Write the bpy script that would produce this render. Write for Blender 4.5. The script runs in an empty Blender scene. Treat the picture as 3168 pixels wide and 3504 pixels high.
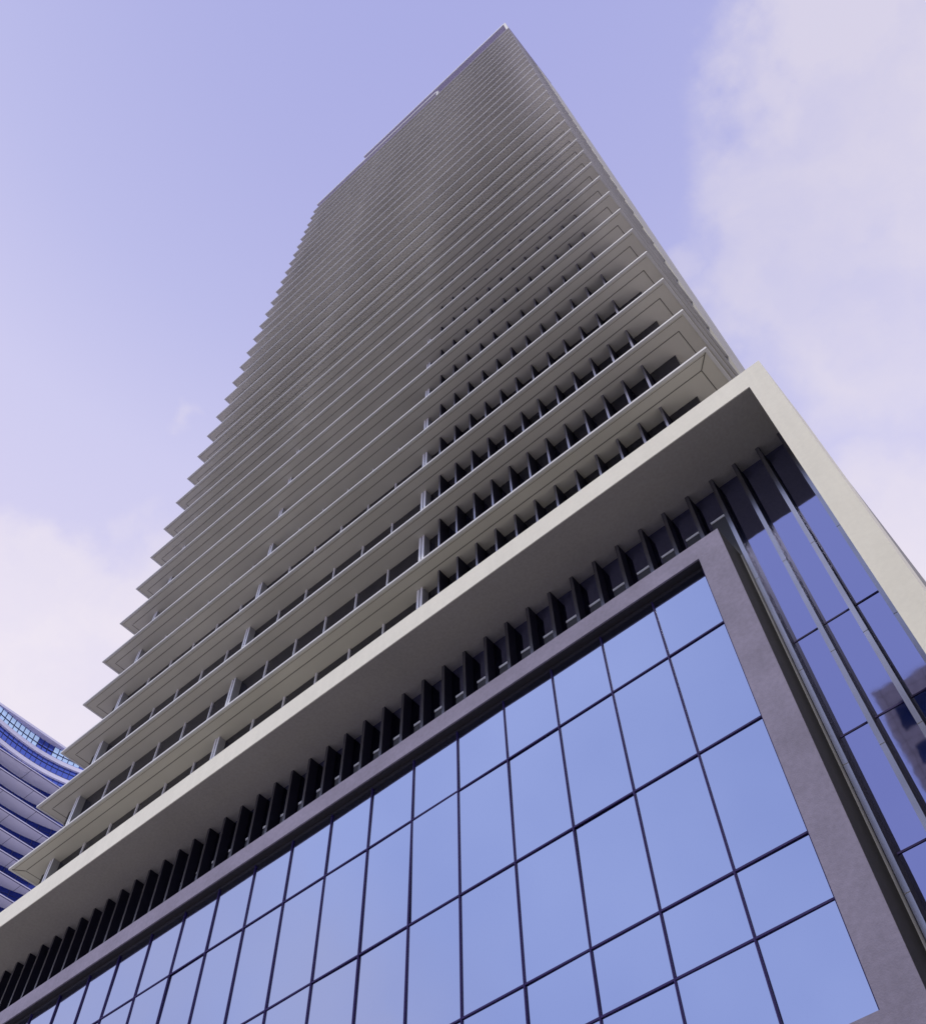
import bpy, bmesh, math, random
from mathutils import Matrix, Vector

random.seed(7)
sc = bpy.context.scene
col = sc.collection
EYE = 1.6

# ------------------------------------------------------------------ camera
cam = bpy.data.cameras.new('camera')
cam.sensor_fit = 'HORIZONTAL'; cam.sensor_width = 36.0
cam.lens = 3419.36 / 3168 * 36.0
cam.clip_start = 0.1; cam.clip_end = 6000
co = bpy.data.objects.new('camera', cam); col.objects.link(co)
R_ = (0.7552449983841308, 0.655261516344114, -0.015405765614430605)
U_ = (0.5710908199698993, -0.6463328682222309, 0.506072226862661)
F_ = (-0.32165240207693524, 0.39100660947615307, 0.8623535026797889)
co.matrix_world = Matrix(((R_[0], U_[0], -F_[0], 0), (R_[1], U_[1], -F_[1], 0), (R_[2], U_[2], -F_[2], EYE), (0, 0, 0, 1)))
sc.camera = co
sc.view_settings.view_transform = 'Standard'; sc.view_settings.look = 'None'
sc.view_settings.exposure = 0.0; sc.view_settings.gamma = 1.0

# ------------------------------------------------------------------ sun
SUN_EL, SUN_AZ = 58.0, 158.0      # azimuth of the sun, degrees from +Y towards +X
sv = Vector((math.sin(math.radians(SUN_AZ)) * math.cos(math.radians(SUN_EL)),
             math.cos(math.radians(SUN_AZ)) * math.cos(math.radians(SUN_EL)), math.sin(math.radians(SUN_EL))))
sun = bpy.data.lights.new('sun', 'SUN'); sun.energy = 2.7; sun.angle = math.radians(12); sun.color = (1.0, 0.93, 0.82)
so = bpy.data.objects.new('sun', sun); col.objects.link(so)
so.rotation_euler = sv.to_track_quat('Z', 'Y').to_euler()

# ------------------------------------------------------------------ world
w = bpy.data.worlds.new('World'); sc.world = w; w.use_nodes = True
nt = w.node_tree; N = nt.nodes; L = nt.links; N.clear()
def nd(t, **k):
    n = N.new(t)
    for a, v in k.items(): setattr(n, a, v)
    return n
tc = nd('ShaderNodeTexCoord')
sep = nd('ShaderNodeSeparateXYZ'); L.new(tc.outputs['Generated'], sep.inputs[0])
ramp = nd('ShaderNodeValToRGB')
cr = ramp.color_ramp
def lin(r, g, b):
    f = lambda c: (c / 255 / 12.92) if c / 255 <= .04045 else ((c / 255 + .055) / 1.055) ** 2.4
    return (f(r), f(g), f(b), 1)
stops = [(0.0, (205, 203, 222)), (0.45, (222, 217, 236)), (0.64, (226, 220, 240)), (0.72, (216, 211, 240)), (0.83, (205, 203, 238)), (0.90, (187, 188, 232)), (0.96, (175, 177, 227)), (1.0, (168, 171, 225))]
cr.elements[0].position = 0; cr.elements[0].color = lin(*stops[0][1])
cr.elements[1].position = 1; cr.elements[1].color = lin(*stops[-1][1])
for p, c in stops[1:-1]:
    e = cr.elements.new(p); e.color = lin(*c)
# the haze is thicker towards -x
mx = nd('ShaderNodeMath', operation='MULTIPLY_ADD'); L.new(sep.outputs['X'], mx.inputs[0]); mx.inputs[1].default_value = 0.05; L.new(sep.outputs['Z'], mx.inputs[2])
L.new(mx.outputs[0], ramp.inputs[0])
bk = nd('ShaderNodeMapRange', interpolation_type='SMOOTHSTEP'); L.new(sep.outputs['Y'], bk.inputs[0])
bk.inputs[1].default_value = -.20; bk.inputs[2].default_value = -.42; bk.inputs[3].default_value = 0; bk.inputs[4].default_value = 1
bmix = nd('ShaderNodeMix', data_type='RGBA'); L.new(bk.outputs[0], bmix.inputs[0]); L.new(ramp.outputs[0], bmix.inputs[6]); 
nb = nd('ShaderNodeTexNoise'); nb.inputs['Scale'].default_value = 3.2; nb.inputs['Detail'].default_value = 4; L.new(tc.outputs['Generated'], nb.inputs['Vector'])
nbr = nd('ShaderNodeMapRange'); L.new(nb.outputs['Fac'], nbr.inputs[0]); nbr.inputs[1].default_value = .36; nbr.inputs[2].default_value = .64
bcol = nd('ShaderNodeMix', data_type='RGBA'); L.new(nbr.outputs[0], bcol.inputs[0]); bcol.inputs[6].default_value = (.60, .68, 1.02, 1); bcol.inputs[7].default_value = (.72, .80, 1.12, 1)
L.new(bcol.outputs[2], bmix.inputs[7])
nz = nd('ShaderNodeTexNoise'); nz.inputs['Scale'].default_value = 9.0; nz.inputs['Detail'].default_value = 7; nz.inputs['Roughness'].default_value = 0.55
nz.noise_dimensions = '3D'
L.new(tc.outputs['Generated'], nz.inputs['Vector'])
nsub = nd('ShaderNodeVectorMath', operation='SUBTRACT'); L.new(nz.outputs['Color'], nsub.inputs[0]); nsub.inputs[1].default_value = (.5, .5, .5)
nsc = nd('ShaderNodeVectorMath', operation='SCALE'); L.new(nsub.outputs[0], nsc.inputs[0]); nsc.inputs['Scale'].default_value = 0.18
nad = nd('ShaderNodeVectorMath', operation='ADD'); L.new(tc.outputs['Generated'], nad.inputs[0]); L.new(nsc.outputs[0], nad.inputs[1])
blobs = [((.26, .338, .905), .170, .032, .85), ((.155, .402, .902), .152, .032, .85), ((.115, .477, .871), .125, .045, .75), ((-.023, .366, .93), .030, .018, .6), ((-.02, .401, .916), .030, .02, .6),
         ((.007, .645, .764), .085, .03, .9), ((-.66, .20, .72), .125, .025, .95), ((-.572, .238, .785), .062, .025, .9), ((-.478, .15, .865), .014, .012, .55), ((-.464, .151, .873), .010, .01, .5),
         ((.36, .36, .86), .12, .03, .8), ((-.75, -.5, .43), .25, .1, .5)]
acc = None
for c, r, s, a in blobs:
    d = nd('ShaderNodeVectorMath', operation='DISTANCE'); L.new(nad.outputs[0], d.inputs[0]); d.inputs[1].default_value = c
    m = nd('ShaderNodeMapRange', interpolation_type='SMOOTHSTEP'); L.new(d.outputs['Value'], m.inputs[0])
    m.inputs[1].default_value = r + s; m.inputs[2].default_value = max(r - s, 0); m.inputs[3].default_value = 0; m.inputs[4].default_value = a
    if acc is None: acc = m
    else:
        x = nd('ShaderNodeMath', operation='MAXIMUM'); L.new(acc.outputs[0], x.inputs[0]); L.new(m.outputs[0], x.inputs[1]); acc = x
nz2 = nd('ShaderNodeTexNoise'); nz2.inputs['Scale'].default_value = 7.0; nz2.inputs['Detail'].default_value = 5
L.new(nad.outputs[0], nz2.inputs['Vector'])
m2 = nd('ShaderNodeMapRange'); L.new(nz2.outputs['Fac'], m2.inputs[0]); m2.inputs[1].default_value = .3; m2.inputs[2].default_value = .65; m2.inputs[3].default_value = .5; m2.inputs[4].default_value = 1
mm = nd('ShaderNodeMath', operation='MULTIPLY'); L.new(acc.outputs[0], mm.inputs[0]); L.new(m2.outputs[0], mm.inputs[1])
cloudcol = nd('ShaderNodeValToRGB'); cloudcol.color_ramp.elements[0].position = .7; cloudcol.color_ramp.elements[0].color = lin(241, 233, 243)
cloudcol.color_ramp.elements[1].position = .93; cloudcol.color_ramp.elements[1].color = lin(220, 214, 231)
L.new(mx.outputs[0], cloudcol.inputs[0])
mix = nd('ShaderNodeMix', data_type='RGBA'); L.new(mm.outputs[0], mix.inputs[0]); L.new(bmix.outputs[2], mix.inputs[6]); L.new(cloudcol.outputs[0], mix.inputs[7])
sky = nd('ShaderNodeTexSky'); sky.sky_type = 'NISHITA'; sky.sun_disc = False
sky.sun_elevation = math.radians(SUN_EL); sky.sun_rotation = math.radians(SUN_AZ)
bg1 = nd('ShaderNodeBackground'); L.new(sky.outputs[0], bg1.inputs[0]); bg1.inputs[1].default_value = 0.005
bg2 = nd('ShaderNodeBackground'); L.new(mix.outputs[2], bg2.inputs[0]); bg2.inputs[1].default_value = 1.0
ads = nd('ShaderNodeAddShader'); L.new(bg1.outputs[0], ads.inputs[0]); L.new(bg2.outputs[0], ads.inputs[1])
wo = nd('ShaderNodeOutputWorld'); L.new(ads.outputs[0], wo.inputs[0])

# ------------------------------------------------------------------ materials
def mat(name, color, rough=.7, metal=0., spec=.5, var=0., vscale=.5, grain=0., gscale=40., bump=0., bscale=30., streak=0., bands=0.):
    m = bpy.data.materials.new(name); m.use_nodes = True
    t = m.node_tree; b = t.nodes['Principled BSDF']
    b.inputs['Base Color'].default_value = (*color, 1); b.inputs['Roughness'].default_value = rough
    b.inputs['Metallic'].default_value = metal; b.inputs['Specular IOR Level'].default_value = spec
    g = t.nodes.new('ShaderNodeNewGeometry')
    fac = None
    def noise(scale, detail, vec=None):
        n = t.nodes.new('ShaderNodeTexNoise'); n.inputs['Scale'].default_value = scale; n.inputs['Detail'].default_value = detail
        t.links.new(vec or g.outputs['Position'], n.inputs['Vector']); return n
    def rng(n, a):
        r = t.nodes.new('ShaderNodeMapRange'); t.links.new(n.outputs['Fac'], r.inputs[0])
        r.inputs[1].default_value = .3; r.inputs[2].default_value = .7; r.inputs[3].default_value = 1 - a; r.inputs[4].default_value = 1 + a * .6; return r
    outs = []
    if var: outs.append(rng(noise(vscale, 4), var))
    if grain: outs.append(rng(noise(gscale, 3), grain))
    if streak:
        mp = t.nodes.new('ShaderNodeMapping'); t.links.new(g.outputs['Position'], mp.inputs[0]); mp.inputs['Scale'].default_value = (1, 1, .04)
        outs.append(rng(noise(4, 5, mp.outputs[0]), streak))
    if bands:  # soft tall tone bands, a sheen painted into the base colour
        mp = t.nodes.new('ShaderNodeMapping'); t.links.new(g.outputs['Position'], mp.inputs[0]); mp.inputs['Scale'].default_value = (1, 1, .12)
        outs.append(rng(noise(.13, 3, mp.outputs[0]), bands))
    if outs:
        cur = None
        for o in outs:
            if cur is None: cur = o.outputs[0]
            else:
                q = t.nodes.new('ShaderNodeMath'); q.operation = 'MULTIPLY'; t.links.new(cur, q.inputs[0]); t.links.new(o.outputs[0], q.inputs[1]); cur = q.outputs[0]
        vm = t.nodes.new('ShaderNodeVectorMath'); vm.operation = 'SCALE'; vm.inputs[0].default_value = color; t.links.new(cur, vm.inputs['Scale'])
        t.links.new(vm.outputs[0], b.inputs['Base Color'])
    if bump:
        bn = noise(bscale, 3); bp = t.nodes.new('ShaderNodeBump'); bp.inputs['Strength'].default_value = 1; bp.inputs['Distance'].default_value = bump
        t.links.new(bn.outputs['Fac'], bp.inputs['Height']); t.links.new(bp.outputs[0], b.inputs['Normal'])
    return m
M = {}
M['slab'] = mat('painted_concrete_soffit', (.525, .51, .44), .8, var=.08, vscale=.3, bands=.16)  # the bands paint a mottled reflected sheen into the soffit colour
M['fascia'] = mat('pale_fascia_paint', (.54, .54, .53), .55, var=.08, vscale=.6)
M['joint'] = mat('dark_soffit_joint', (.10, .095, .085), .8)
M['darkglass'] = mat('dark_window_glass', (.012, .012, .022), .08, spec=.45, bump=.002, bscale=.7)
M['white'] = mat('white_aluminium', (.86, .86, .86), .45, var=.05)
M['column'] = mat('light_column_paint', (.34, .34, .34), .6, var=.06, streak=.05)
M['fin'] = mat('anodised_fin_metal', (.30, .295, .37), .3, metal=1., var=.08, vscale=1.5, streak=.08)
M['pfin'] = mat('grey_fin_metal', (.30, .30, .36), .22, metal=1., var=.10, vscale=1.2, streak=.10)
M['finshade'] = mat('shaded_fin_flank', (.016, .015, .024), .6, spec=.12)  # shade on the fin sides, put into a near-black colour
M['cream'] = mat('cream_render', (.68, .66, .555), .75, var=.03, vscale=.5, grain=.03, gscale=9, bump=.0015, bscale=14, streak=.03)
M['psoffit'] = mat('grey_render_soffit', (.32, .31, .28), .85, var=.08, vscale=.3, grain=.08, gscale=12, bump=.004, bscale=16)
M['stucco'] = mat('mauve_grey_stucco', (.22, .20, .275), .85, var=.14, vscale=.8, grain=.10, gscale=9, bump=.005, bscale=30)
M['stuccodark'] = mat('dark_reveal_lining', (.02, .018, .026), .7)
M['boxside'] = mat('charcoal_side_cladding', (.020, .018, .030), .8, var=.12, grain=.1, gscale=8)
M['bayglass'] = mat('sky_blue_mirror_glass', (.385, .435, .62), .04, metal=1., bump=.0025, bscale=.55)
M['wallglass'] = mat('violet_blue_mirror_glass', (.25, .26, .465), .035, metal=1., bump=.0022, bscale=.8)
M['mullion'] = mat('indigo_mullion', (.03, .02, .10), .6, spec=.15)
M['upstand'] = mat('grey_upstand', (.06, .06, .065), .6)
M['edgetrim'] = mat('grey_edge_trim', (.33, .335, .40), .6, var=.1, vscale=2)
M['trim'] = mat('pale_grey_trim', (.8, .8, .78), .5, var=.08, vscale=2)
M['sidewall'] = mat('weathered_side_panel', (.36, .35, .32), .75, var=.06, vscale=.3, streak=.10)
M['crown'] = mat('mauve_crown_cladding', (.40, .37, .46), .8, var=.06)
M['rsoffit'] = mat('lilac_grey_soffit', (.76, .75, .82), .8, var=.06, vscale=.12)
M['rglass'] = mat('cobalt_curtain_glass', (.10, .16, .55), .06, metal=.9, bump=.01, bscale=.3)
M['rdeep'] = mat('deep_blue_recess_glass', (.02, .04, .25), .1, metal=.5)
M['rpale'] = mat('pale_sky_screen_glass', (.50, .72, 1.0), .05, metal=.9)
m_ = bpy.data.materials.new('clear_screen_glass'); m_.use_nodes = True; t_ = m_.node_tree; t_.nodes.clear()
a_ = t_.nodes.new('ShaderNodeBsdfTransparent'); a_.inputs[0].default_value = (.72, .86, 1.0, 1)
b__ = t_.nodes.new('ShaderNodeBsdfGlossy'); b__.inputs[0].default_value = (.6, .75, 1, 1); b__.inputs[1].default_value = .05
x_ = t_.nodes.new('ShaderNodeMixShader'); x_.inputs[0].default_value = .15; o_ = t_.nodes.new('ShaderNodeOutputMaterial')
t_.links.new(a_.outputs[0], x_.inputs[1]); t_.links.new(b__.outputs[0], x_.inputs[2]); t_.links.new(x_.outputs[0], o_.inputs[0]); M['rpale'] = m_
M['rline'] = mat('navy_screen_frame', (.02, .025, .10), .5)
M['rband'] = mat('lavender_white_band', (.62, .61, .74), .5, var=.06, vscale=.3)
M['plant'] = mat('roof_plant_leaves', (.05, .08, .08), .6, var=.3, vscale=3)
M['stone'] = mat('beige_stone_cladding', (.88, .80, .66), .75, var=.12, vscale=1.5, grain=.1, gscale=3)
M['oglass'] = mat('navy_strip_glass', (.12, .2, .5), .1, metal=.6, var=.4, vscale=.4)
M['plinth'] = mat('grey_body_render', (.24, .235, .23), .8, var=.1, vscale=.3, streak=.08)

def brick_paving():
    m = bpy.data.materials.new('plaza_paving'); m.use_nodes = True; t = m.node_tree; b = t.nodes['Principled BSDF']
    g = t.nodes.new('ShaderNodeNewGeometry'); br = t.nodes.new('ShaderNodeTexBrick'); t.links.new(g.outputs['Position'], br.inputs['Vector'])
    br.inputs['Scale'].default_value = 1.0; br.inputs['Color1'].default_value = (.46, .43, .35, 1); br.inputs['Color2'].default_value = (.52, .48, .39, 1)
    br.inputs['Mortar'].default_value = (.14, .13, .12, 1); br.inputs['Mortar Size'].default_value = .008
    br.inputs['Brick Width'].default_value = 1.2; br.inputs['Row Height'].default_value = .6
    t.links.new(br.outputs[0], b.inputs['Base Color']); b.inputs['Roughness'].default_value = .8
    return m
M['paving'] = brick_paving()
M['cityground'] = mat('distant_city_ground', (.345, .33, .45), .9, var=.2, vscale=.02)
M['asphalt'] = mat('asphalt', (.06, .06, .06), .9, var=.2, vscale=.5, grain=.2, gscale=20)

# ------------------------------------------------------------------ mesh helpers
class MB:
    def __init__(s): s.v = []; s.f = []; s.m = []
    def box(s, x0, x1, y0, y1, z0, z1, mi=0, faces=None):
        """faces: optional dict of face name -> material index"""
        if x0 > x1: x0, x1 = x1, x0
        b = len(s.v)
        s.v += [(x0, y0, z0), (x1, y0, z0), (x1, y1, z0), (x0, y1, z0), (x0, y0, z1), (x1, y0, z1), (x1, y1, z1), (x0, y1, z1)]
        F = {'bottom': (0, 3, 2, 1), 'top': (4, 5, 6, 7), 'front': (0, 1, 5, 4), 'right': (1, 2, 6, 5), 'back': (2, 3, 7, 6), 'left': (3, 0, 4, 7)}
        for k, q in F.items():
            s.f.append(tuple(b + i for i in q)); s.m.append((faces or {}).get(k, mi))
        return s
    def bar(s, p, q, wd, mi=0, up=(0, 0, 1)):
        p = Vector(p); q = Vector(q); d = (q - p).normalized(); a = d.cross(Vector(up))
        if a.length < 1e-4: a = d.cross(Vector((1, 0, 0)))
        a.normalize(); c = d.cross(a); h = wd / 2; b = len(s.v)
        for e in (p, q):
            for i, j in ((-h, -h), (h, -h), (h, h), (-h, h)): s.v.append(tuple(e + a * i + c * j))
        for k in range(4): s.f.append((b + k, b + (k + 1) % 4, b + 4 + (k + 1) % 4, b + 4 + k)); s.m.append(mi)
        s.f += [(b + 3, b + 2, b + 1, b), (b + 4, b + 5, b + 6, b + 7)]; s.m += [mi, mi]
        return s
    def prism(s, pts, z0, z1, mi=0, side=None):
        n = len(pts); b = len(s.v)
        s.v += [(x, y, z0) for x, y in pts] + [(x, y, z1) for x, y in pts]
        s.f.append(tuple(b + i for i in range(n))[::-1]); s.m.append(mi)
        s.f.append(tuple(b + n + i for i in range(n))); s.m.append(mi)
        for i in range(n):
            j = (i + 1) % n; s.f.append((b + i, b + j, b + n + j, b + n + i)); s.m.append(mi if side is None else side)
        return s
    def mesh(s, name, mats, org=(0, 0, 0)):
        me = bpy.data.meshes.new(name)
        me.from_pydata([(x - org[0], y - org[1], z - org[2]) for x, y, z in s.v], [], s.f)
        for m in (mats if isinstance(mats, (list, tuple)) else [mats]): me.materials.append(m)
        me.polygons.foreach_set('material_index', s.m); me.update()
        bm = bmesh.new(); bm.from_mesh(me); bmesh.ops.recalc_face_normals(bm, faces=bm.faces); bm.to_mesh(me); bm.free()
        return me
    def build(s, name, mats, parent=None, org=None, bevel=0):
        if org is None:
            n = len(s.v); xs = [v[0] for v in s.v]; ys = [v[1] for v in s.v]; zs = [v[2] for v in s.v]
            org = ((min(xs) + max(xs)) / 2, (min(ys) + max(ys)) / 2, min(zs))
        o = bpy.data.objects.new(name, s.mesh(name, mats, org)); col.objects.link(o)
        put(o, org, parent)
        if bevel:
            b = o.modifiers.new('bevel', 'BEVEL'); b.width = bevel; b.segments = 2; b.limit_method = 'ANGLE'
        return o
def wloc(o):
    v = Vector((0, 0, 0))
    while o: v += o.location; o = o.parent
    return v
def put(o, org, parent=None):
    if parent: o.parent = parent; o.location = Vector(org) - wloc(parent)
    else: o.location = org
def copy(o, org, parent):
    c = o.copy(); col.objects.link(c); c.parent = parent; c.location = Vector(org) - wloc(parent); return c
def thing(name, loc, label, cat):
    o = bpy.data.objects.new(name, None); col.objects.link(o); o.location = loc; o['label'] = label; o['category'] = cat; return o

# ------------------------------------------------------------------ ground
g = MB().box(-1500, 1500, -1500, 1500, -1, 0).build('ground', M['cityground']); g['kind'] = 'structure'
g = MB().box(-70, 45, -5, 60, -.02, .006).build('pavement', M['paving']); g['kind'] = 'structure'
g = MB().box(-1500, 1500, -16, -6, -.02, .004).build('road', M['asphalt']); g['kind'] = 'structure'

# ================================================================== TOWER
D = 13.98                      # plane of the slab edges
H = 0.2566 * D                 # storey height
NS = 33
Z0 = 2.121 * D + EYE
XR = -0.0985 * D
YW = 1.086 * D                 # window wall plane
YB = 24.2                      # rear of the projecting slabs
XWR, XWL = -0.1814 * D, -2.628 * D
KX = [(0, -2.682), (2, -2.697), (5, -2.708), (8, -2.713), (12, -2.713), (17, -2.702), (22, -2.683), (32, -2.675)]
def interp(T, k):
    for (a, u), (b, v) in zip(T, T[1:]):
        if a <= k <= b: return u + (v - u) * (k - a) / (b - a)
    (a, u), (b, v) = (T[-2], T[-1]) if k > T[-1][0] else (T[0], T[1])
    return u + (v - u) * (k - a) / (b - a)
zs = lambda k: Z0 + H * k
tower = thing('office_tower', ((XR + XWL) / 2, YB, 0), 'tall office tower of stacked pale overhanging floor slabs above the cream canopy', 'skyscraper')
T_SL = .105
PROOF = 1.921 * 13.6 + EYE      # podium roof level
for k in range(NS):
    z = zs(k); xl = interp(KX, k) * D
    s = MB()
    # pale nosing on three sides, soffit panel 2 cm up inside it
    s.box(xl, XR, D, D + .10, z, z + T_SL, 1)
    s.box(XR - .10, XR, D + .10, YB, z, z + T_SL, 1)
    s.box(xl, xl + .10, D + .10, YB, z, z + T_SL, 1)
    s.box(xl + .10, XR - .10, D + .10, YB, z + .018, z + T_SL - .006, 0)
    slab = s.build('floor_slab', [M['slab'], M['fascia']], tower)
    j = MB(); zz = z + .018; i1 = .54; jw = .032
    j.box(xl + i1, XR - i1, D + i1, D + i1 + jw, zz - .004, zz + .004)
    j.box(XR - i1 - jw, XR - i1, D + i1 + jw, YB, zz - .004, zz + .004)
    j.box(xl + i1 - .08, xl + i1 - .08 + jw, D + i1, YB, zz - .004, zz + .004)
    if k < 12:                      # drip line close to the nosing
        j.box(xl + .16, XR - .16, D + .16, D + .175, zz - .004, zz + .004)
    if k == 0:
        j.bar((xl + .12, D + .12, zz), (xl + i1 - .08, D + i1, zz), .028); j.bar((XR - .12, D + .12, zz), (XR - i1, D + i1, zz), .028)
    j.build('soffit_joint', M['joint'], slab)
    zb = PROOF if k == 0 else zs(k - 1) + T_SL
    MB().box(XWL, XWR, YW, YB - .6, zb - .02, z + .03).build('window_band', M['darkglass'], tower)
# inner core behind the slabs, rear side wall
MB().box(XWL + 1, XWR - 1.2, YB - .6, YB + 14, 20, zs(NS - 1) + 1).build('core_wall', M['plinth'], tower)
MB().box(XR - .14, XR + .02, YB - 4.2, YB + .1, PROOF, zs(NS - 1) + .1).build('side_wall', M['sidewall'], tower)
# columns : pairs of pilasters with a slot
cx = [-1.0165 * D, -1.787 * D, -2.537 * D]
for k in range(NS):
    zb = PROOF if k == 0 else zs(k - 1) + T_SL
    for x in cx:
        b = MB(); wd = .27; y0 = 1.0625 * D
        b.box(x - wd, x - wd * .58, y0, YW - .002, zb, zs(k) + .02, 0, {'front': 1}); b.box(x - wd * .42, x, y0, YW - .002, zb, zs(k) + .02, 0, {'front': 1})
        b.box(x - wd * .58, x - wd * .42, y0 + .07, YW - .002, zb, zs(k) + .019, 2)
        b.build('column', [M['column'], M['white'], M['joint']], tower)
# fins: 12 per storey; the lowest eight storeys singly, the rest as one part
f0 = None; stuff = MB(); yf = 1.0516 * D
for k in range(NS):
    zb = (PROOF if k == 0 else zs(k - 1) + T_SL)
    for i in range(12):
        x = (-.266 - .0626 * i) * D
        if k < 8:
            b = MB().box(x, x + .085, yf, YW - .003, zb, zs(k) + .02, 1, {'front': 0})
            b.build('fin', [M['fin'], M['finshade']], tower)
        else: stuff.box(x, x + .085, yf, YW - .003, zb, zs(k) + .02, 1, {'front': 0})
o = stuff.build('fin_row', [M['fin'], M['finshade']], tower); o['kind'] = 'stuff'
# mullions: two bays of five, plus head rails
stuff = MB()
mx_ = [(-1.173 - .1245 * i) * D for i in range(5)] + [(-1.917 - .1245 * i) * D for i in range(5)]
for k in range(NS):
    zb = (PROOF if k == 0 else zs(k - 1) + T_SL)
    for x in mx_:
        if k < 9:
            MB().box(x - .03, x + .03, YW - .07, YW - .002, zb, zs(k) + .02).build('mullion', M['white'], tower)
        else: stuff.box(x - .03, x + .03, YW - .07, YW - .002, zb, zs(k) + .02)
o = stuff.build('mullion_row', M['white'], tower); o['kind'] = 'stuff'
# roof canopies: two partial plates above the last storey, pale posts at their ends
zt = zs(NS - 1) + T_SL
def plate(x0, x1, z, y0, name):
    p = MB().box(x0, x1, y0, y0 + .10, z, z + .5, 1).box(x0, x1, y0 + .10, YB, z + .02, z + .48, 0).build(name, [M['crown'], M['fascia']], tower)
    return p
XP0, XP1 = -2.665 * D, -1.0 * D
XC0, XC1 = -2.02 * D, XR
pl_ = plate(XP0, XP1, zt + 3.7, D + .01, 'terrace_canopy')
MB().box(XP1 - .02, XP1 + .30, D + .03, D + .30, zt, zt + 3.69).build('post', M['column'], pl_)
pl_ = plate(XC0, XC1, zt + 7.8, D + .012, 'roof_canopy')
MB().box(XC1 - .32, XC1 + .01, D + .04, D + .34, zt, zt + 7.78).build('post', M['column'], pl_)
MB().box(XP0 + 1.5, XR - 1.2, D + 1.3, YB - .6, zt - .05, zt + 7.8).build('penthouse_wall', M['crown'], tower)

# ================================================================== PODIUM
B = 13.6
ZS = 1.852 * B + EYE             # canopy soffit
ZT = PROOF
XPO, XPI = -.0237 * B, -.0675 * B
XL = -44.0
YF = 1.1265 * B                  # fin fronts
YG = 1.154 * B                   # glass wall
pod = thing('podium_building', (-20, B + 6, 0), 'podium with cream canopy frame, dark vertical fins and projecting blue glass bay', 'building')
c = MB()
P = [(XL, ZS), (XPI, ZS), (XPI, 0), (XPO, 0), (XPO, ZT), (XL, ZT)]
c.v = [(x, B, z) for x, z in P] + [(x, YG + .4, z) for x, z in P]
c.f = [(0, 1, 4, 5), (1, 2, 3, 4), (11, 10, 7, 6), (10, 9, 8, 7)] + [(i, i + 6, (i + 1) % 6 + 6, (i + 1) % 6) for i in range(6)]
c.m = [0] * 10
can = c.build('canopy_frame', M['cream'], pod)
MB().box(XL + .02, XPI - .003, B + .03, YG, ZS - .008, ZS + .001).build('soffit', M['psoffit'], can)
MB().box(XL, XPO - .05, YG + .42, YB + 16, 0, ZT - .02).build('body_wall', M['plinth'], pod)
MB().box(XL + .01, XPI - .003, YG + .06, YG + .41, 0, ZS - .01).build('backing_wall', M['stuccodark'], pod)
FX = [(0, -.0740), (1, -.1205), (3, -.223), (6, -.387), (13, -.779), (20, -1.178), (28, -1.621), (32, -1.833), (43, -2.405), (50, -2.76)]
fx = [interp(FX, i) * YF for i in range(51)]
# y-range: fins are .12 wide
for i, x in enumerate(fx):
    zb = 0 if i <= 3 else 20.5
    fin_ = MB().box(x, x + .112, YF, YG - .002, zb, ZS - .009, 1, {'front': 0}).build('fin', [M['pfin'], M['finshade']], pod)
    if i <= 3:
        for rz in (1.315, 1.087, .905, .713, .55):
            MB().box(x - .002, x + .114, YF - .002, YF + .02, rz * YF + EYE, rz * YF + EYE + .014).build('fin_joint', M['joint'], fin_)
# glass wall panes between the fins
def pane(x0, x1, z0, z1, y, mt, parent, tilt=.0012, gap=.006):
    cx_, cz = (x0 + x1) / 2, (z0 + z1) / 2
    w2, h2 = (x1 - x0) / 2 - gap, (z1 - z0) / 2 - gap
    b = MB().box(-w2, w2, 0, .024, -h2, h2)
    o = bpy.data.objects.new('glass_panel', b.mesh('glass_panel', mt)); col.objects.link(o)
    put(o, (cx_, y, cz), parent)
    o.rotation_euler = (random.gauss(0, tilt), 0, random.gauss(0, tilt))
    return o
zr = [ZS - .01] + [r * YG + EYE for r in (1.142, .9465, .7605, .676)] + [6.2]
edges = [XPI - .002] + [x + .06 for x in fx]
for i in range(len(edges) - 1):
    x1, x0 = edges[i], edges[i + 1]
    pane(x0, x1, zr[1] if i <= 3 else 20.5, zr[0], YG + .004, M['wallglass'], pod, .0006)
    if i <= 3:
        for a, b_ in zip(zr[1:], zr[2:]): pane(x0, x1, b_, a, YG + .004, M['wallglass'], pod, .001)
for z in zr[1:5]:
    MB().box(fx[4], XPI - .003, YG - .012, YG + .006, z - .02, z + .02).build('transom', M['mullion'], pod)
# upstand panels with pale capping, one in each bay above the glass box
for i in range(3, 50):
    x1 = fx[i] - .02; x0 = fx[i + 1] + .125 + .20
    if i == 3: x1 = fx[3]
    zz = 1.510 * YG + EYE
    o = MB().box(x0, x1, YG - .07, YG - .02, 22.2, zz - .03).build('upstand', M['upstand'], pod)
    MB().box(x0, x1, YG - .09, YG - .01, zz - .03, zz + .055).build('capping', M['trim'], o)

# projecting glass bay
DF = 14.53
XO, XI = -.2445 * DF, -.2955 * DF
ZOT, ZIT, ZIB = 1.4965 * DF + EYE, 1.451 * DF + EYE, .612 * DF + EYE
DG = 1.020 * DF
mr = [-.2945, -.4015, -.5145, -.6265, -.739, -.852, -.962, -1.072, -1.182, -1.293, -1.403, -1.513, -1.62, -1.729, -1.838, -1.941, -2.048, -2.153, -2.26, -2.368]
mxs = [r * DG for r in mr]
XIL = mxs[-1] - .02; XOL = XIL - .74
ZOB = ZIB - .7
b = MB()
b.box(XOL, XO, DF, DG + .35, ZIT, ZOT); b.box(XOL, XO, DF, DG + .35, ZOB, ZIB)
b.box(XI, XO, DF, DG + .35, ZIB, ZIT); b.box(XOL, XIL, DF, DG + .35, ZIB, ZIT)
bay = b.build('glass_bay', M['stucco'], pod)
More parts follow.
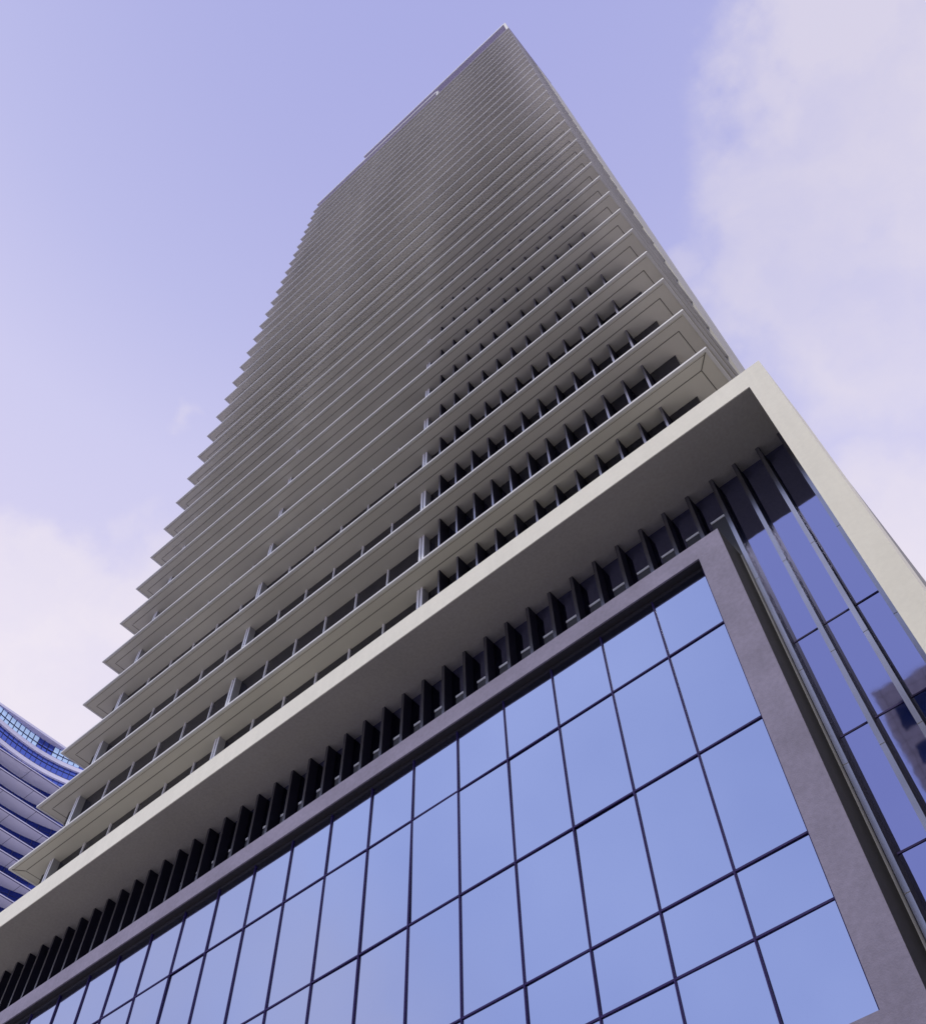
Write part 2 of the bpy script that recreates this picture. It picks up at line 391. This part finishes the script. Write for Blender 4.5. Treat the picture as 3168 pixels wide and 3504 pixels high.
# box flanks behind the rim, top and underside
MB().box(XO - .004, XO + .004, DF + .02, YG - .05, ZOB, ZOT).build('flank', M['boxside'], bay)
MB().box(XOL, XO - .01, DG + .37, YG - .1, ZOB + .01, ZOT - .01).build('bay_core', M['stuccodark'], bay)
MB().box(XO + .004, XO + .062, YG - .10, YG - .045, 6.2, ZOT - .05).build('corner_trim', M['edgetrim'], bay)
# reveal lining
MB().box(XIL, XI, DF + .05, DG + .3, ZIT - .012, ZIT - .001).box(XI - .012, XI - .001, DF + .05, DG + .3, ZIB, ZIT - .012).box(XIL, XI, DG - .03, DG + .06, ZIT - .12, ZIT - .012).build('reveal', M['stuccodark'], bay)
tz = [ZIT - .1, 1.267 * DG + EYE, 1.048 * DG + EYE, .842 * DG + EYE, .746 * DG + EYE, ZIB]
for i in range(len(mxs) - 1):
    for a, b_ in zip(tz, tz[1:]):
        pane(mxs[i + 1], mxs[i], b_, a, DG, M['bayglass'], bay, .0035)
def mull(x):
    b = MB().box(x - .021, x + .021, DG - .035, DG - .004, ZIB, ZIT - .1).box(x - .009, x + .009, DG - .05, DG - .035, ZIB, ZIT - .1)
    return b.build('mullion', M['mullion'], bay)
for x in mxs: mull(x)
for z in tz[1:-1]:
    MB().box(XIL, XI, DG - .033, DG - .003, z - .021, z + .021).build('transom', M['mullion'], bay)
# ground storey under the bay: columns and shopfront glass
MB().box(XL + 1, fx[4], YG + .0, YG + .05, .3, 6.2).build('shopfront_glass', M['darkglass'], pod)
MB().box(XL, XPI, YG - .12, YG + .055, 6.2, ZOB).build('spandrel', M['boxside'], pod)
for i in range(7):
    x = -5 - i * 5.6
    MB().box(x - .35, x + .35, DF + .1, DF + .8, 0, ZOB).build('pillar', M['stucco'], pod)

# ================================================================== CURVED TOWER, far left
X = 148.0
cur = thing('curved_tower', (-X - 12, 52, 0), 'distant tower with a concave cobalt glass face and straight lilac grey balconies', 'skyscraper')
def wx(y): u = y / X - .345; return -X * (1.0228 - (2.6 if u > 0 else 1.5) * u * u)
YA, YZ = .19 * X, .50 * X
ys = [YA + (YZ - YA) * i / 40 for i in range(41)]
def curve_strip(off0, off1, z0, z1):
    """closed prism following the curved wall between two offsets towards the camera"""
    pts = [(wx(y) + off1, y) for y in ys] + [(wx(y) + off0, y) for y in reversed(ys)]
    return MB().prism(pts, z0, z1)
ze = lambda k: X * (.929 - .0243 * k) + EYE
for k in range(0, 38):
    z = ze(k); n = []
    yin = [y for y in ys if wx(y) < -X - .05]
    y0, y1 = yin[0], yin[-1]
    pts = [(-X, y0), (-X, y1)] + [(wx(y) - .5, y) for y in reversed(yin)]
    sl = MB().prism(pts, z + .03, z + .12, 0)
    sl.box(-X - .1, -X + .05, y0, y1, z, z + .14, 1)
    so_ = sl.build('balcony_slab', [M['rsoffit'], M['rband']], cur)
    if k < 10:
        jj = MB()
        jj.box(-X - .28, -X - .14, y0, y1, z + .015, z + .032)
        yy = y0 + 3 + (k % 3) * 2.1
        while yy < y1:
            jj.box(wx(yy) + .1, -X - .2, yy, yy + .07, z + .02, z + .032); yy += 7.2
        jj.build('soffit_joint', M['rline'], so_)
    o = curve_strip(-1.0, 0, ze(k + 1) + .14, z + .05).build('window_band', M['rdeep'] if k >= 0 else M['rglass'], cur)
    if k < 10:
        mm_ = curve_strip(.0, .08, z - 1.0, z - .93)
        for i, y in enumerate(ys):
            if i % 2 == 0: mm_.box(wx(y), wx(y) + .08, y - .05, y + .05, ze(k + 1) + .3, z)
        mm_.build('glazing_bar', M['rline'], o)
# upper storeys: flush curved curtain wall with pale bands
za, zb_, zc, zd = ze(0), ze(-1), ze(-2), ze(-3)
for lo, hi in ((za, zb_), (zb_, zc)):
    o = curve_strip(-1, 0, lo + .3, hi).build('curtain_wall', M['rglass'], cur)
    q = MB()
    for fr in (.3, .68):
        s_ = curve_strip(0, .10, lo + (hi - lo) * fr, lo + (hi - lo) * fr + .10); base = len(q.v)
        q.v += s_.v; q.f += [tuple(a + base for a in f) for f in s_.f]; q.m += s_.m
    for i, y in enumerate(ys): q.box(wx(y), wx(y) + .07, y - .05, y + .05, lo + .3, hi)
    q.build('glazing_bar', M['rline'], o)
for z in (zb_, zc):
    curve_strip(-.4, .45, z - .1, z + .75).build('pale_band', M['rband'], cur)
# open roof screen: frame, clear and solid panes, plants behind
segs = []
q = MB()
for fr in (.22, .56):
    s_ = curve_strip(0, .14, zc + (zd - zc) * fr, zc + (zd - zc) * fr + .13); base = len(q.v)
    q.v += s_.v; q.f += [tuple(a + base for a in f) for f in s_.f]; q.m += s_.m
for i, y in enumerate(ys): q.box(wx(y), wx(y) + .12, y - .07, y + .07, zc + .75, zd)
q.build('roof_screen_frame', M['rline'], cur)
for i in range(len(ys) - 1):
    y0, y1 = ys[i], ys[i + 1]; ym = (y0 + y1) / 2 / X
    solid = .343 < ym < .368 or ym > .405 or ym < .25
    pts = [(wx(y0), y0), (wx(y1), y1), (wx(y1) - .1, y1), (wx(y0) - .1, y0)]
    if solid: MB().prism(pts, zc + .75, zd).build('screen_pane', M['rglass'], cur)
    else:
        MB().prism(pts, zc + .75, zc + (zd - zc) * .34).build('screen_pane', M['rglass'], cur)
        MB().prism(pts, zc + (zd - zc) * .34, zd).build('screen_pane', M['rpale'], cur)
pts = [(-X * 1.0155 + .6, YA), (-X * 1.0155 + .6, YZ)] + [(wx(y) - .3, y) for y in reversed(ys)]
ex = -X * 1.0145
pts = [(ex, YA), (ex, YZ)] + [(min(wx(y), ex) - .12, y) for y in reversed(ys)]
MB().prism(pts, zd, zd + .5).build('roof_rim', M['rband'], cur)
MB().box(-X * 1.015 - 22, -X * 1.03, YA + 2, YZ, 0, zc).build('body', M['rglass'], cur)

for n_, yr in enumerate((.292, .318, .333)):
    yy = yr * X; px_ = wx(yy) - 2.0
    pt = thing('terrace_plant', (px_, yy, zc + .3), ['spiky plant behind the roof glass of the curved tower, leftmost of three', 'spiky plant behind the roof glass of the curved tower, middle of three', 'spiky plant behind the roof glass of the curved tower, rightmost of three'][n_], 'plant'); pt['group'] = 'plants on the roof terrace'
    random.seed(40 + n_); b = MB(); hh = 2.6 + .3 * n_
    b.bar((px_, yy, zc + .3), (px_, yy, zc + .3 + hh * .45), .16)
    b.build('stem', M['plant'], pt); b = MB()
    for q_ in range(22):
        a = random.uniform(0, 6.28); e = random.uniform(.2, 1.3); l_ = random.uniform(.7, 1.3); st_ = (px_, yy, zc + .3 + hh * .45)
        mid = (st_[0] + math.cos(a) * math.cos(e) * l_ * .6, st_[1] + math.sin(a) * math.cos(e) * l_ * .6, st_[2] + math.sin(e) * l_ * .8)
        tip = (st_[0] + math.cos(a) * math.cos(e) * l_ * 1.1, st_[1] + math.sin(a) * math.cos(e) * l_ * 1.1, mid[2] + .05)
        b.bar(st_, mid, .12); b.bar(mid, tip, .08)
    b.build('crown', M['plant'], pt)

# ================================================================== OPPOSITE BUILDING (seen mirrored in the right-hand glass)
V = 50.0; yo = 2 * YG - V
opp = thing('stone_office', (12, yo - 9, 0), 'beige stone office block with navy strip windows, mirrored in the glass beside the fins', 'building')
zz = lambda r: r * V + EYE
top = zz(.986)
MB().box(-7.6, 34, yo - 18, yo - .3, 0, top - .3).build('wall', M['stone'], opp)
lv = [(.948, .902), (.880, .847), (.838, .823)]
st = MB(); zcur = top; xl = -7.2
glz = []
zlev = zz(.948)
rows = [(zz(a), zz(b)) for a, b in lv]
r0 = rows[-1][1] - .7
while r0 > 4: rows.append((r0, r0 - 1.7)); r0 -= 3.4
prev = top
for a, b_ in rows:
    st.box(xl - .35, 34, yo - .3, yo, a, prev)
    MB().box(xl + .4, 33.8, yo - .34, yo - .12, b_, a).build('window_band', M['oglass'], opp)
    prev = b_
st.box(xl - .35, 34, yo - .3, yo, 0, prev)
for a, b_ in rows:
    st.box(xl - .35, xl + .4, yo - .3, yo, b_, a)
    for i in range(5): st.box(xl + 6 + i * 6.8, xl + 6.9 + i * 6.8, yo - .3, yo - .002, b_, a)
st.build('stone_cladding', M['stone'], opp)
jn = MB()
for i in range(20): jn.box(xl + .1 + i * 1.5, xl + .13 + i * 1.5, yo, yo + .005, 0, top)
for i in range(30): jn.box(xl - .35, 34, yo, yo + .006, top - .8 - i * 1.0, top - .77 - i * 1.0)
jn.build('stone_joint', M['joint'], opp)
